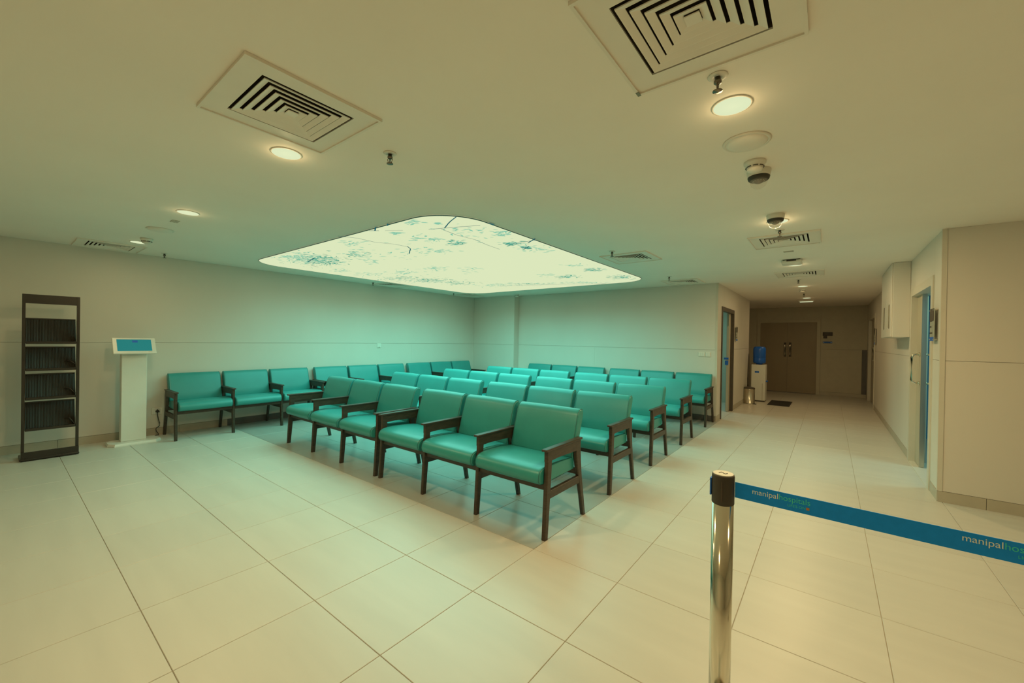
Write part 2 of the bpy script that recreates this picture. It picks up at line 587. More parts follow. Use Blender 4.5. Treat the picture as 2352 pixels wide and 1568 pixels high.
# ------------------------------------------------------------------ doors
def door_frame(name, label, axis_x, y0, y1, z1, n, w, depth, mat, proud=0.012):
    mb = MB()
    a = axis_x + n * proud
    b = axis_x - n * depth
    lo, hi = min(a, b), max(a, b)
    o = bpy.data.objects.new(name, None)
    col.objects.link(o)
    structure(o, label)
    bx(lo, y0 - w, 0, hi, y0, z1 + w).build('jamb', mat, o)
    bx(lo, y1, 0, hi, y1 + w, z1 + w).build('jamb', mat, o)
    bx(lo, y0, z1, hi, y1, z1 + w).build('head', mat, o)
    return o


def pull_handle(parent, x, y, z0, z1, n, r=.012, off=.07, rose=True):
    pts = [(x, y, z0), (x + n * (off - .03), y, z0), (x + n * (off - .01), y, z0 + .01), (x + n * off, y, z0 + .035),
           (x + n * off, y, z1 - .035), (x + n * (off - .01), y, z1 - .01), (x + n * (off - .03), y, z1), (x, y, z1)]
    mb = MB().tube(pts, r, 10)
    if rose:
        for z in (z0, z1):
            mb.tube([(x + n * .0005, y, z), (x + n * .012, y, z)], r * 2, 12)
    return mb.build('handle', M['chrome'], parent)


# right sliding door
d1 = door_frame('door_1', 'pale framed sliding door, mostly open, on the right corridor wall', XR, DR0, DR1, DRZ, -1, .09, .14, M['frame'])
leaf = bx(XR + .045, 4.42, .01, XR + .085, 5.6, DRZ + .02).build('door_leaf', M['leaf'], d1)
bx(XR + .043, 4.405, .01, XR + .087, 4.42, DRZ + .02).build('edge_strip', M['steel'], leaf)
pull_handle(leaf, XR + .045, 4.50, .985, 1.325, -1)
pull_handle(leaf, XR + .085, 4.50, .985, 1.325, +1)
bx(XR - .012, DR0, 0.0, XR + .14, DR1, .006).build('threshold', M['frame'], d1)
# left sliding door
d2 = door_frame('door_2', 'dark framed doorway with leaf slid back on the left corridor wall', XE, DL0, DL1, DLZ, +1, .075, .06, M['frame_dark'])
leaf = bx(XE - .085, 7.085, .01, XE - .045, 7.32, DLZ + .02).build('door_leaf', M['leaf'], d2)
bx(XE - .13, 7.07, 1.08, XE - .045, 7.084, 1.12).build('lock', M['blue_tag'], leaf)
bx(XE - .11, 7.07, 0.97, XE - .05, 7.084, 1.06).build('lock', M['blue_tag'], leaf)
bx(XE - .08, 7.05, 1.78, XE - .05, 7.085, 2.0).build('closer', M['steel'], leaf)
# far double door
d3 = bpy.data.objects.new('door_3', None)
col.objects.link(d3)
structure(d3, 'brown double door with pull handles at the end of the corridor')
fy0, fy1 = YEND - .015, YEND + .1
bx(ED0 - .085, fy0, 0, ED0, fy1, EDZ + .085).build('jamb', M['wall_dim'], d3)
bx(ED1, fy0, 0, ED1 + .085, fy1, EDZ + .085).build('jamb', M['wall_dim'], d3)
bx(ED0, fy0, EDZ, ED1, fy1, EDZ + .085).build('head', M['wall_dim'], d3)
for a, b, hx in ((ED0, .588, .53), (.592, ED1, .655)):
    lf = bx(a, YEND + .03, .012, b, YEND + .07, EDZ).build('door_leaf', M['double_door'], d3)
    MB().tube([(hx, YEND + .03, 1.09), (hx, YEND - .02, 1.10), (hx, YEND - .03, 1.13), (hx, YEND - .03, 1.39), (hx, YEND - .02, 1.42), (hx, YEND + .03, 1.43)], .014, 8).build('handle', M['steel'], lf)
    bx(hx - .03, YEND + .026, 1.05, hx + .03, YEND + .03, 1.47).build('back_plate', M['frame_dark'], lf)
# far right door
d4 = door_frame('door_4', 'closed pale framed door far along the right corridor wall', XR, DS0, DS1, DSZ, -1, .09, .14, M['frame'])
leaf = bx(XR + .05, DS0, .01, XR + .09, DS1, DSZ).build('door_leaf', M['leaf'], d4)
pull_handle(leaf, XR + .05, 10.25, 1.06, 1.38, -1, off=.06)


# ------------------------------------------------------------------ benches
PIT = 0.6617
CW = 0.622


def inset_ring(prof, d):
    cy = sum(p[0] for p in prof) / len(prof)
    cz = sum(p[1] for p in prof) / len(prof)
    out = []
    for y, z in prof:
        v = Vector((y - cy, z - cz))
        L = v.length
        v = v * max(0.05, (L - d) / L)
        out.append((cy + v.x, cz + v.y))
    return out


def cushion(prof, w):
    secs = [(0, .014), (.003, .006), (.010, .001), (.03, 0.0), (w * .25, -.002), (w * .5, -.004), (w * .75, -.002), (w - .03, 0.0), (w - .010, .001), (w - .003, .006), (w, .014)]
    mb = MB()
    mb.loops([[(x - w / 2, y, z) for y, z in inset_ring(prof, d)] for x, d in secs], smooth=True)
    return mb


def piping(prof, w):
    return MB().tube([(0, y, z) for y, z in inset_ring(prof, .0005)], .0024, 5, closed=True)


SEAT = [(.600, .398), (.36, .388), (.15, .388), (.122, .394), (.106, .412), (.101, .438), (.106, .464), (.122, .486), (.15, .500), (.20, .508),
        (.30, .510), (.42, .504), (.53, .494), (.585, .486), (.602, .470), (.605, .43)]


def tilt(t, s):
    return (.560 + t + s * .285, .470 + s)


BACK = [tilt(*p) for p in [(.012, .004), (.0, .03), (-.004, .12), (-.004, .24), (.0, .34), (.006, .366), (.022, .384), (.045, .389), (.068, .382), (.080, .366), (.084, .34),
                           (.084, .2), (.082, .06), (.078, .012), (.066, 0), (.03, -.002)]]
me_seat = cushion(SEAT, CW).mesh('seat_cushion', M['vinyl'])
me_seat_p = piping(SEAT, CW).mesh('piping', M['piping'])
me_back = cushion(BACK, CW).mesh('backrest', M['vinyl'])
me_back_p = piping(BACK, CW).mesh('piping', M['piping'])


def quadpost(secs, w):
    """secs: (z, y0, y1) from bottom to top, slightly chamfered section"""
    mb = MB()
    rings = []
    h = w / 2
    c = .006
    for z, a, b in secs:
        rings.append([(-h, a + c, z), (-h + c, a, z), (h - c, a, z), (h, a + c, z), (h, b - c, z), (h - c, b, z), (-h + c, b, z), (-h, b - c, z)])
    mb.loops(rings, smooth=False)
    return mb


PWD = .032
me_fleg = quadpost([(0, .132, .176), (.30, .146, .200), (.45, .153, .211), (.595, .158, .220)], PWD).mesh('leg', M['wood'])
me_rleg = quadpost([(0, .700, .738), (.16, .662, .706), (.27, .632, .682), (.34, .612, .668), (.45, .586, .654), (.595, .566, .642)], PWD).mesh('leg', M['wood'])
me_arm = MB().prism([(.1585, .552), (.220, .556), (.30, .559), (.560, .552), (.640, .545), (.642, .628), (.158, .628)], 'x', -.0155, .0155).mesh('armrest', M['wood'])
cap = bevelled(-.024, .130, .628, .024, .658, .646, .006, 2)
me_cap = cap.mesh('arm_cap', M['wood'])
me_str = bevelled(-.015, .195, .282, .015, .625, .340, .003, 1).mesh('stretcher', M['wood'])
me_frail = bevelled(-.013, .168, .343, 3 * PIT + .013, .198, .392, .003, 1).mesh('seat_rail', M['wood'])
me_rrail = bevelled(-.013, .612, .350, 3 * PIT + .013, .640, .402, .003, 1).mesh('seat_rail', M['wood'])


def make_bench():
    r = thing('three_seat_bench', '', 'bench', group='teal waiting benches')
    for i in range(3):
        x = (i + .5) * PIT
        s = link('seat_cushion', me_seat, r, (x, 0, 0))
        for e in (-1, 1):
            link('piping', me_seat_p, s, (e * (CW / 2 - .008), 0, 0))
        b = link('backrest', me_back, r, (x, 0, 0))
        for e in (-1, 1):
            link('piping', me_back_p, b, (e * (CW / 2 - .008), 0, 0))
    for i in range(4):
        x = i * PIT
        link('leg', me_fleg, r, (x, 0, 0))
        link('leg', me_rleg, r, (x, 0, 0))
        link('stretcher', me_str, r, (x, 0, 0))
        a = link('armrest', me_arm, r, (x, 0, 0))
        link('arm_cap', me_cap, a)
    link('seat_rail', me_frail, r)
    link('seat_rail', me_rrail, r)
    return r


bench0 = make_bench()
ROWS = [('front row', 0.0, -2.000), ('second row from the front', 1.10, -2.010), ('third row from the front', 2.232, -2.020),
        ('fourth row, just ahead of the back wall row', 3.45, -2.022), ('row against the back wall', 4.972, -2.05)]
first = True
for rn, oy, ox in ROWS:
    for side, x in (('right', ox), ('left', ox - 2.075)):
        b = bench0 if first else copy_tree(bench0)
        first = False
        b.location = (x, oy, 0)
        b['label'] = 'teal three-seat bench, %s half of the %s' % (side, rn)
for oy, lab in ((-.775, 'teal three-seat bench along left wall, nearest the white kiosk'),
                (1.29, 'teal three-seat bench along left wall, middle one of three'),
                (3.355, 'teal three-seat bench along left wall, nearest the far corner')):
    b = copy_tree(bench0)
    b.location = (-5.09, oy, 0)
    b.rotation_euler = (0, 0, math.pi / 2)
    b['label'] = lab

# ------------------------------------------------------------------ printed light panel
PX0, PX1, PY0, PY1, PR = -5.20, -0.945, 0.035, 4.80, 0.46


def rounded_rect(x0, y0, x1, y1, r, n=12):
    pts = []
    for cx, cy, a0 in ((x1 - r, y1 - r, 0), (x0 + r, y1 - r, 90), (x0 + r, y0 + r, 180), (x1 - r, y0 + r, 270)):
        for k in range(n + 1):
            a = math.radians(a0 + 90 * k / n)
            pts.append((cx + r * math.cos(a), cy + r * math.sin(a)))
    return pts


lp = thing('light_panel', 'large glowing ceiling panel printed with leafy branches against the sky', 'ceiling light', ((PX0 + PX1) / 2, (PY0 + PY1) / 2, H))
lc = lp.location
rr = [(x - lc.x, y - lc.y) for x, y in rounded_rect(PX0, PY0, PX1, PY1, PR)]
MB().prism(rr, 'z', -.008, 0).build('diffuser', M['panel'], lp)
MB().tube([(x, y, -.006) for x, y in rr], .0045, 6, closed=True).build('rim', M['piping'], lp)


def zoomed(zx, zy):
    return on_z(560 + zx / 2.45, 460 + zy / 2.45, H - .009)


def inside(x, y):
    if not (PX0 + .03 < x < PX1 - .03 and PY0 + .03 < y < PY1 - .03):
        return False
    dx = max(PX0 + PR - x, x - (PX1 - PR), 0)
    dy = max(PY0 + PR - y, y - (PY1 - PR), 0)
    return math.hypot(dx, dy) < PR - .03


leafA, leafB, twig = MB(), MB(), MB()
CL = [(420, 335, 110, 28, 150, 1), (340, 325, 90, 26, 90, 0), (480, 345, 60, 16, 60, 1), (640, 305, 60, 18, 34, 1), (600, 240, 60, 14, 16, 0), (950, 120, 45, 16, 12, 0), (850, 185, 40, 8, 10, 0), (1060, 225, 35, 12, 12, 0),
      (970, 212, 40, 16, 14, 0), (1200, 240, 40, 12, 26, 1), (1080, 285, 90, 14, 30, 0), (1450, 185, 60, 16, 24, 0), (1510, 242, 50, 9, 30, 1), (1590, 265, 24, 10, 16, 1), (1650, 270, 90, 20, 26, 0),
      (880, 440, 90, 12, 80, 1), (1050, 450, 100, 11, 110, 1), (1210, 465, 70, 9, 60, 1), (900, 405, 70, 14, 34, 0), (1090, 385, 60, 12, 26, 0), (1280, 390, 50, 14, 18, 0), (1970, 390, 50, 9, 40, 1),
      (1820, 428, 60, 8, 44, 1), (2120, 432, 70, 8, 54, 1), (1700, 420, 40, 7, 16, 0), (1420, 478, 120, 7, 50, 0), (1600, 470, 160, 6, 70, 1), (1900, 462, 120, 4, 40, 0), (560, 395, 50, 7, 22, 0), (720, 345, 40, 12, 16, 0), (250, 318, 60, 10, 26, 0),
      (1100, 130, 14, 5, 5, 0), (1190, 160, 14, 5, 5, 0), (1270, 180, 120, 40, 16, 0), (1870, 365, 60, 6, 14, 0), (800, 300, 200, 30, 26, 0), (700, 415, 120, 10, 30, 0)]
rnd = random.Random(3)
for zx, zy, sx, sy, n, deep in CL:
    for k in range(int(n * 1.7)):
        p = zoomed(rnd.gauss(zx, sx * .62), rnd.gauss(zy, sy * .62))
        if not inside(p.x, p.y):
            continue
        L = rnd.uniform(.018, .045)
        wdt = L * rnd.uniform(.2, .34)
        a = rnd.gauss(0.55, 0.6)
        ca, sa = math.cos(a), math.sin(a)
        mb = leafB if (deep and rnd.random() < .55) else leafA
        nn = len(mb.v)
        z0 = -.0095 - rnd.random() * .0006
        for u, w in ((-L, 0), (-L * .4, wdt), (L * .4, wdt * .8), (L, 0), (L * .4, -wdt * .8), (-L * .4, -wdt)):
            mb.v.append((p.x + u * ca - w * sa - lc.x, p.y + u * sa + w * ca - lc.y, z0))
        mb.face(tuple(nn + q for q in range(6)))
for pl, w in (([(1195, 92), (1165, 115), (1150, 130), (1130, 155)], .010), ([(1040, 162), (1130, 155), (1230, 147), (1330, 140)], .008), ([(1110, 160), (1200, 195), (1300, 220), (1370, 250), (1440, 275)], .006),
              ([(530, 200), (640, 212), (740, 235), (850, 246), (920, 260)], .008), ([(920, 258), (938, 272), (930, 300)], .010), ([(705, 170), (760, 170)], .010), ([(795, 169), (895, 168)], .006), ([(742, 150), (738, 170)], .012),
              ([(810, 132), (808, 142)], .012), ([(1470, 250), (1560, 236), (1650, 222)], .008), ([(1600, 238), (1640, 214)], .014), ([(1440, 482), (1700, 474), (2040, 466)], .012), ([(1380, 128), (1410, 138)], .014),
              ([(360, 345), (395, 325)], .014), ([(380, 365), (420, 375)], .010), ([(1560, 262), (1620, 272)], .014), ([(1575, 275), (1605, 258)], .012)):
    P = [zoomed(*q) for q in pl]
    for a, b in zip(P, P[1:]):
        d = (b - a).normalized()
        nrm = Vector((-d.y, d.x, 0)) * w * .6
        q = len(twig.v)
        for s in (a + nrm, b + nrm, b - nrm, a - nrm):
            twig.v.append((s.x - lc.x, s.y - lc.y, -.0103))
        twig.face((q, q + 1, q + 2, q + 3))
for mb, nm, mt in ((leafA, 'leaf_print', 'print_leaf_a'), (leafB, 'leaf_print', 'print_leaf_b'), (twig, 'twig_print', 'print_twig')):
    o = mb.build(nm, M[mt], lp)
    o['kind'] = 'stuff'


# ------------------------------------------------------------------ ceiling vents
def make_vent():
    r = thing('air_vent', '', 'vent', group='square ceiling vents')
    # flat face frame with a raised lip
    for i, (x0, y0, x1, y1) in enumerate(((-.3, -.3, .3, -VO), (-.3, VO, .3, .3), (-.3, -VO, -VO, VO), (VO, -VO, .3, VO))):
        bx(x0, y0, -.007, x1, y1, -.0005).build('frame', M['vent'], r)
    lip = MB()
    for x0, y0, x1, y1 in ((-.3, -.3, .3, -.288), (-.3, .288, .3, .3), (-.3, -.288, -.288, .288), (.288, -.288, .3, .288)):
        lip.box(x0, y0, -.014, x1, y1, -.007)
    lip.build('lip', M['vent'], r)
    duct = MB()
    duct.box(-VO - .01, -VO - .01, .20, VO + .01, VO + .01, .21)
    for x0, y0, x1, y1 in ((-VO - .01, -VO - .01, VO + .01, -VO), (-VO - .01, VO, VO + .01, VO + .01), (-VO - .01, -VO, -VO, VO), (VO, -VO, VO + .01, VO)):
        duct.box(x0, y0, 0.0, x1, y1, .20)
    duct.build('duct', M['dark'], r)
    for k, h in enumerate((.192, .156, .120, .084, .050)):
        mb = MB()
        hi = h - .0255
        lo_z, hi_z = -.008, -.001
        t = .0022
        rings = []
        for hh, z in ((h, lo_z - .002), (h, lo_z + t), (hi, hi_z + t), (hi, hi_z), (h - .004, lo_z - .001)):
            rings.append([(-hh, -hh, z), (hh, -hh, z), (hh, hh, z), (-hh, hh, z)])
        mb.loops(rings, closed=True, smooth=False)
        mb.build('louver', M['vent'], r)
    bx(-.024, -.024, -.010, .024, .024, -.006).build('centre_plate', M['vent'], r)
    return r


vent0 = make_vent()
VL = {'a': 'square ceiling vent nearest the top left of the photo', 'b': 'square ceiling vent cut by the top edge of the photo', 'c': 'square ceiling vent beside the right edge of the glowing panel',
      'd': 'square ceiling vent beside a sprinkler above the corridor mouth', 'e': 'square ceiling vent farthest along the corridor', 'f': 'square ceiling vent above the brochure rack by left wall',
      'g': 'square ceiling vent between glowing panel and left wall', 'h': 'small-looking ceiling vent above the end of the back wall', 'i': 'square ceiling vent in the far corner by the glowing panel'}
for i, (k, (x, y)) in enumerate(VENTS.items()):
    v = vent0 if i == 0 else copy_tree(vent0)
    v.location = (x, y, H)
    v['label'] = VL[k]
    if k == 'b':
        bx(-.299, .268, -.0155, -.285, .299, -.0142).build('tag', M['cloth_sticker'], v)

# ------------------------------------------------------------------ downlights
lamps = [(-.986, -1.214, 'round downlight below the top left vent', 1), (-2.942, -1.216, 'round downlight in the left half of the ceiling, between two others', .65), (-4.903, -1.217, 'round downlight beside the smoke detector near left wall', .14),
         (1.195, -.218, 'round downlight beside the top edge vent and sprinkler', 1), (1.185, 1.966, 'round downlight partly hidden by a dome camera', 1.25), (1.180, 4.43, 'round downlight partly hidden by a white ceiling box', .9),
         (1.157, 6.964, 'round downlight in the corridor beyond the last vent', .5), (1.132, 9.35, 'round downlight near the end of the corridor', .3)]


def make_down():
    r = thing('downlight', '', 'downlight', group='round ceiling downlights')
    MB().lathe([(.074, -.001), (.083, -.0008), (.083, -.003), (.080, -.0045), (.0765, -.005), (.075, -.003)], cap=False, seg=40).build('trim_ring', M['vent'], r)
    MB().lathe([(.0755, -.001), (.0755, -.005), (.07, -.0055)], seg=40).build('diffuser', M['lamp'], r)
    return r


dl0 = make_down()
for i, (x, y, lab, pw) in enumerate(lamps):
    d = dl0 if i == 0 else copy_tree(dl0)
    d.location = (x, y, H)
    d['label'] = lab
    area_lamp('downlight_lamp', (x, y, H - .012), .14, DOWN_W * pw, WARM, disk=True)
    sp = bpy.data.lights.new('downlight_spill', 'POINT')
    sp.energy = DOWN_W * pw * .022
    sp.color = WARM
    sp.shadow_soft_size = .03
    so = bpy.data.objects.new('downlight_spill', sp)
    so.location = (x, y, H - .055)
    col.objects.link(so)
for x, y, pw, lab in ((.6, -3.4, .8, 'middle'), (3.4, -.9, .55, 'far right')):  # out-of-view downlights added to brighten floor and ceiling
    d = copy_tree(dl0)
    d.location = (x, y, H)
    d['label'] = 'added out-of-view round downlight, %s one' % lab
    area_lamp('downlight_lamp', (x, y, H - .012), .14, DOWN_W * pw, WARM, disk=True)
# a wide light fitting at the corridor end
s = thing('strip_light', 'flat rectangular light at the far end of the corridor ceiling', 'ceiling light', (1.10, 10.04, H))
bx(-.15, -.08, -.03, .15, .08, -.001).build('housing', M['white_wall'], s)
bx(-.13, -.065, -.034, .13, .065, -.030).build('diffuser', M['lamp'], s)


# ------------------------------------------------------------------ sprinklers, detectors, cameras, speakers
def make_sprinkler():
    r = thing('fire_sprinkler', '', 'sprinkler', group='ceiling fire sprinklers')
    MB().lathe([(.036, 0), (.038, -.002), (.034, -.005), (.014, -.007), (.012, -.001)], seg=24).build('escutcheon', M['white_wall'], r)
    MB().lathe([(.010, -.004), (.011, -.018), (.015, -.020), (.015, -.028), (.008, -.034)], seg=12).build('body', M['sprinkler'], r)
    for s in (-1, 1):
        MB().tube([(s * .010, 0, -.026), (s * .014, 0, -.038), (s * .010, 0, -.052), (0, 0, -.06)], .0025, 6).build('yoke_arm', M['sprinkler'], r)
    MB().tube([(0, 0, -.034), (0, 0, -.056)], .003, 8).build('bulb', M['ink'], r)
    MB().lathe([(.004, -.058), (.019, -.060), (.019, -.0625), (.003, -.064)], seg=16).build('deflector', M['sprinkler'], r)
    return r


SPR = [(-.484, -.850, 'small ceiling sprinkler right of the top left downlight'), (1.188, -.478, 'ceiling sprinkler between top edge vent and its downlight'), (-.511, 2.296, 'ceiling sprinkler just ahead of the vent beside the glowing panel'),
       (-.533, 4.574, 'ceiling sprinkler just ahead of the vent above the back wall end'), (1.174, 2.302, 'ceiling sprinkler ahead of the corridor mouth vent'), (1.138, 5.995, 'ceiling sprinkler beyond the last corridor vent'),
       (-5.507, -.86, 'ceiling sprinkler near left wall above the kiosk'), (-5.522, 2.32, 'ceiling sprinkler near left wall behind the glowing panel'), (-5.498, 4.469, 'ceiling sprinkler in the far corner by the glowing panel'),
       (1.12, 8.3, 'farthest ceiling sprinkler in the corridor')]
sp0 = make_sprinkler()
for i, (x, y, lab) in enumerate(SPR):
    o = sp0 if i == 0 else copy_tree(sp0)
    o.location = (x, y, H)
    o.rotation_euler = (0, 0, .6 + i)
    o['label'] = lab


def make_smoke():
    r = thing('smoke_detector', '', 'detector', group='ceiling smoke detectors')
    MB().lathe([(.058, 0), (.058, -.012), (.053, -.018), (.046, -.034), (.036, -.040)], seg=32).build('body', M['white_wall'], r)
    MB().lathe([(.040, -.040), (.042, -.043), (.038, -.054), (.022, -.060), (.003, -.061)], seg=32).build('cap', M['white_wall'], r)
    for k in range(8):
        a = 2 * math.pi * k / 8 + .2
        mb = MB()
        for q in (a - .28, a + .28):
            pass
        ring = []
        pts = [(.0465 * math.cos(a + t), .0465 * math.sin(a + t)) for t in (-.3, -.1, .1, .3)]
        MB().tube([(x, y, -.034) for x, y in pts], .0032, 5).build('slot', M['ink'], r)
    return r


SMK = [(1.195, .505, 'smoke detector touching the nearest dome camera'), (-4.586, -1.203, 'smoke detector beside a downlight near left wall'), (-4.319, 5.40, 'smoke detector by the wall step in the far corner'), (1.129, 7.47, 'smoke detector far along the corridor')]
sm0 = make_smoke()
for i, (x, y, lab) in enumerate(SMK):
    o = sm0 if i == 0 else copy_tree(sm0)
    o.location = (x, y, H)
    o['label'] = lab


def make_cam():
    r = thing('dome_camera', '', 'camera', group='ceiling dome cameras')
    MB().lathe([(.064, 0), (.066, -.004), (.063, -.030), (.060, -.040)], seg=36).build('base', M['white_wall'], r)
    MB().lathe([(.060, -.038), (.061, -.042), (.057, -.056), (.050, -.062), (.040, -.060)], seg=36).build('ring', M['ink'], r)
    MB().lathe([(.034, -.050), (.031, -.064), (.024, -.074), (.012, -.080), (.002, -.081)], seg=24).build('lens_ball', M['ink'], r)
    MB().lathe([(.048, -.058), (.047, -.074), (.041, -.092), (.028, -.105), (.012, -.111), (.001, -.112)], seg=32, cap=False).build('dome', M['clear'], r)
    for k in range(12):
        a = 2 * math.pi * k / 12
        MB().lathe([(.002, 0), (.0022, -.002), (.0005, -.003)], (.031 * math.cos(a), .031 * math.sin(a), -.066), 6).build('led', M['white'], r)
    return r


cm0 = make_cam()
for i, (x, y, lab) in enumerate([(1.197, .66, 'nearest dome camera with clear bubble below the ceiling speaker'), (1.189, 1.745, 'dome camera in front of a lit downlight')]):
    o = cm0 if i == 0 else copy_tree(cm0)
    o.location = (x, y, H)
    o['label'] = lab


def make_speaker():
    r = thing('ceiling_speaker', '', 'speaker', group='round ceiling speakers')
    MB().lathe([(.095, -.0005), (.112, -.0005), (.114, -.004), (.108, -.010), (.100, -.010), (.096, -.006)], cap=False, seg=48).build('rim', M['white_wall'], r)
    MB().lathe([(.100, -.001), (.099, -.009), (.085, -.016), (.05, -.022), (.002, -.024)], seg=48).build('grille', M['vent'], r)
    return r


sk0 = make_speaker()
for i, (x, y, lab) in enumerate([(1.195, .197, 'shallow round ceiling speaker between downlight and dome camera'), (-3.923, -1.214, 'shallow round ceiling speaker between two left downlights')]):
    o = sk0 if i == 0 else copy_tree(sk0)
    o.location = (x, y, H)
    o['label'] = lab

for x, y, lab in ((-3.397, -1.208, 'tiny rectangular ceiling plate beside the left speaker'), (1.17, 3.42, 'tiny rectangular ceiling plate beyond the corridor mouth vent')):
    r = thing('ceiling_plate', lab, 'plate', (x, y, H), group='tiny ceiling plates')
    bevelled(-.05, -.03, -.004, .05, .03, 0, .0015, 1).build('plate', M['skirt'], r)
    for sx in (-.035, .035):
        MB().lathe([(.004, -.004), (.004, -.0055), (.001, -.006)], (sx, 0, 0), 8).build('screw', M['ink'], r)

r = thing('ceiling_box', 'white rounded box on the ceiling beside a downlight', 'access point', (1.164, 4.05, H))
bevelled(-.11, -.11, -.052, .11, .11, -.008, .02, 3).build('housing', M['white_wall'], r)
bx(-.09, -.09, -.009, .09, .09, 0).build('mount', M['ink'], r)
bx(-.05, -.112, -.026, .05, -.110, -.008).build('port', M['ink'], r)

# ------------------------------------------------------------------ kiosk
k = thing('information_kiosk', 'white floor-standing kiosk with tilted teal touch screen', 'kiosk', (-5.51, -1.145, 0))
out = [(-.19, -.20), (-.11, -.25), (.04, -.25), (.13, -.195), (.13, .20), (.04, .265), (-.11, .265), (-.19, .21)]
inn = [(x * .93, y * .965) for x, y in out]
MB().loops([[(x, y, 0) for x, y in out], [(x, y, .012) for x, y in out], [(x, y, .034) for x, y in inn]], smooth=False).build('base_plate', M['white'], k)
bevelled(-.115, -.123, .034, 0.0, .123, 1.19, .006, 2).build('column', M['white'], k)
head = bpy.data.objects.new('screen_head', None)
col.objects.link(head)
head.parent = k
head.location = (.02, .0, 1.262)
ang = math.radians(33)
me = bevelled(-.022, -.207, -.118, .0, .207, .118, .006, 2).mesh('bezel', M['white'])
bez = link('bezel', me, k, (.045, -.008, 1.262))
bez.rotation_euler = (0, -ang, 0)
scr = bx(0.0, -.165, -.080, .0012, .165, .092).build('screen', M['screen'], bez, (0.0, 0, 0))
bx(0.0012, -.02, .045, .0018, .033, .078).build('screen_box', M['screen_box'], bez)
bx(0.0, .125, -.100, .0008, .163, -.094).build('maker_print', M['skirt'], bez)
bpy.data.objects.remove(head)
bevelled(-.10, -.10, 1.17, -.01, .10, 1.26, .004, 1).build('neck', M['white'], k)

# ------------------------------------------------------------------ brochure rack
rk = thing('brochure_rack', 'tall black brochure rack with ribbed sloping shelves by left wall', 'rack', (-5.34, -1.866, 0))
W2 = .216
for s in (-1, 1):
    y0, y1 = (s * W2, s * (W2 - .024))
    mb = MB()
    prof = [(-.05, .02), (.0, .02), (-.005, .4), (.004, .75), (-.004, 1.1), (.004, 1.35), (0, 1.83), (-.045, 1.83), (-.04, 1.35), (-.05, 1.1), (-.04, .75), (-.05, .4)]
    mb.prism([(x, z) for x, z in prof], 'y', min(y0, y1), max(y0, y1))
    mb.build('side_post', M['black'], rk)
bx(-.03, -W2 + .024, 1.730, -.004, W2 - .024, 1.83).build('header', M['black'], rk)
tops = [1.572, 1.252, .948, .635]
bots = [1.285, .985, .665, .325]
for i, (t, b) in enumerate(zip(tops, bots)):
    # ribbed sloping back
    mb = MB()
    n = 34
    pr = []
    yw = W2 - .026
    for q in range(n * 2 + 1):
        y = -yw + 2 * yw * q / (2 * n)
        pr.append((y, .004 if q % 2 else 0.0))
    rings = [[(-.115 + d, y, t) for y, d in pr] + [(-.121, y, t) for y, d in reversed(pr)],
             [(-.035 + d, y, b + .02) for y, d in pr] + [(-.041, y, b + .02) for y, d in reversed(pr)]]
    mb.loops(rings, smooth=False)
    sh = mb.build('shelf_back', M['rib'], rk)
    bevelled(-.05, -yw, b, .006, yw, b + .028, .004, 1).build('shelf_lip', M['black'], sh)
    bevelled(-.125, -yw, t - .016, -.105, yw, t, .004, 1).build('top_rail', M['black'], sh)
    if i:
        MB().tube([(-.06, yw * .55, b + .10), (-.03, yw * .75, b + .105), (-.012, yw * .98, b + .085 - .02 * i)], .006, 6).build('wire', M['black'], sh)
bevelled(-.26, -W2 - .012, .008, .03, W2 + .004, .03, .006, 1).build('base_tray', M['black'], rk)
bx(.0, -W2, .02, .018, W2, .098).build('base_front', M['black'], rk)
for sx, sy in ((-.24, -W2), (-.24, W2 - .02), (.0, -W2), (.0, W2 - .02)):
    bx(sx, sy, 0, sx + .02, sy + .02, .009).build('foot', M['black'], rk)


# ------------------------------------------------------------------ sockets and switches
r = thing('wall_socket', 'white power socket low on left wall beside the kiosk', 'socket', (XL, -.85, .334))
bevelled(0, -.058, -.047, .010, .058, .047, .003, 1).build('plate', M['white_wall'], r)
bevelled(.010, -.04, -.032, .013, .005, .032, .001, 1).build('outlet', M['white'], r)
bevelled(.010, .012, -.032, .014, .045, .032, .001, 1).build('switch', M['white'], r)
r = thing('power_cord', 'dark power cord plugged in beside the kiosk', 'cord', (XL, -.85, 0))
MB().prism([(-.022, .335), (0, .362), (.022, .335), (.014, .322), (-.014, .322)], 'x', .014, .05).build('plug', M['black'], r)
MB().tube([(.035, -.0, .325), (.04, .0, .28), (.045, .01, .22), (.045, .022, .17), (.045, .02, .13), (.04, -.01, .105), (.04, -.018, .09), (.045, -.012, .06), (.05, .01, .02), (.055, .012, .008), (.07, -.02, .008), (.09, -.035, .008)], .005, 6).build('cable', M['black'], r)

r = thing('wall_plate', 'small white control plate on left wall above the benches', 'control plate', (XL, 2.70, 1.25))
bevelled(0, -.045, -.045, .012, .045, .045, .003, 1).build('plate', M['white'], r)
for z in (.012, -.012):
    bx(.012, -.022, z - .006, .0135, .022, z + .006).build('button', M['white_wall'], r)
bx(.012, -.016, -.043, .014, .016, -.030).build('slot', M['skirt'], r)

r = thing('switch_plate', 'pair of white light switch plates near the end of back wall', 'switch', (-.238, YE, 1.209))
for a, b in ((-.105, .012), (.020, .105)):
    p = bevelled(a, -.010, -.042, b, 0, .042, .003, 1).build('plate', M['white_wall'], r)
    n = 3 if b < .05 else 2
    for q in range(n):
        w = (b - a - .02) / n
        bevelled(a + .01 + q * w + .002, -.014, -.028, a + .01 + (q + 1) * w - .002, -.009, .028, .001, 1).build('rocker', M['white'], p)


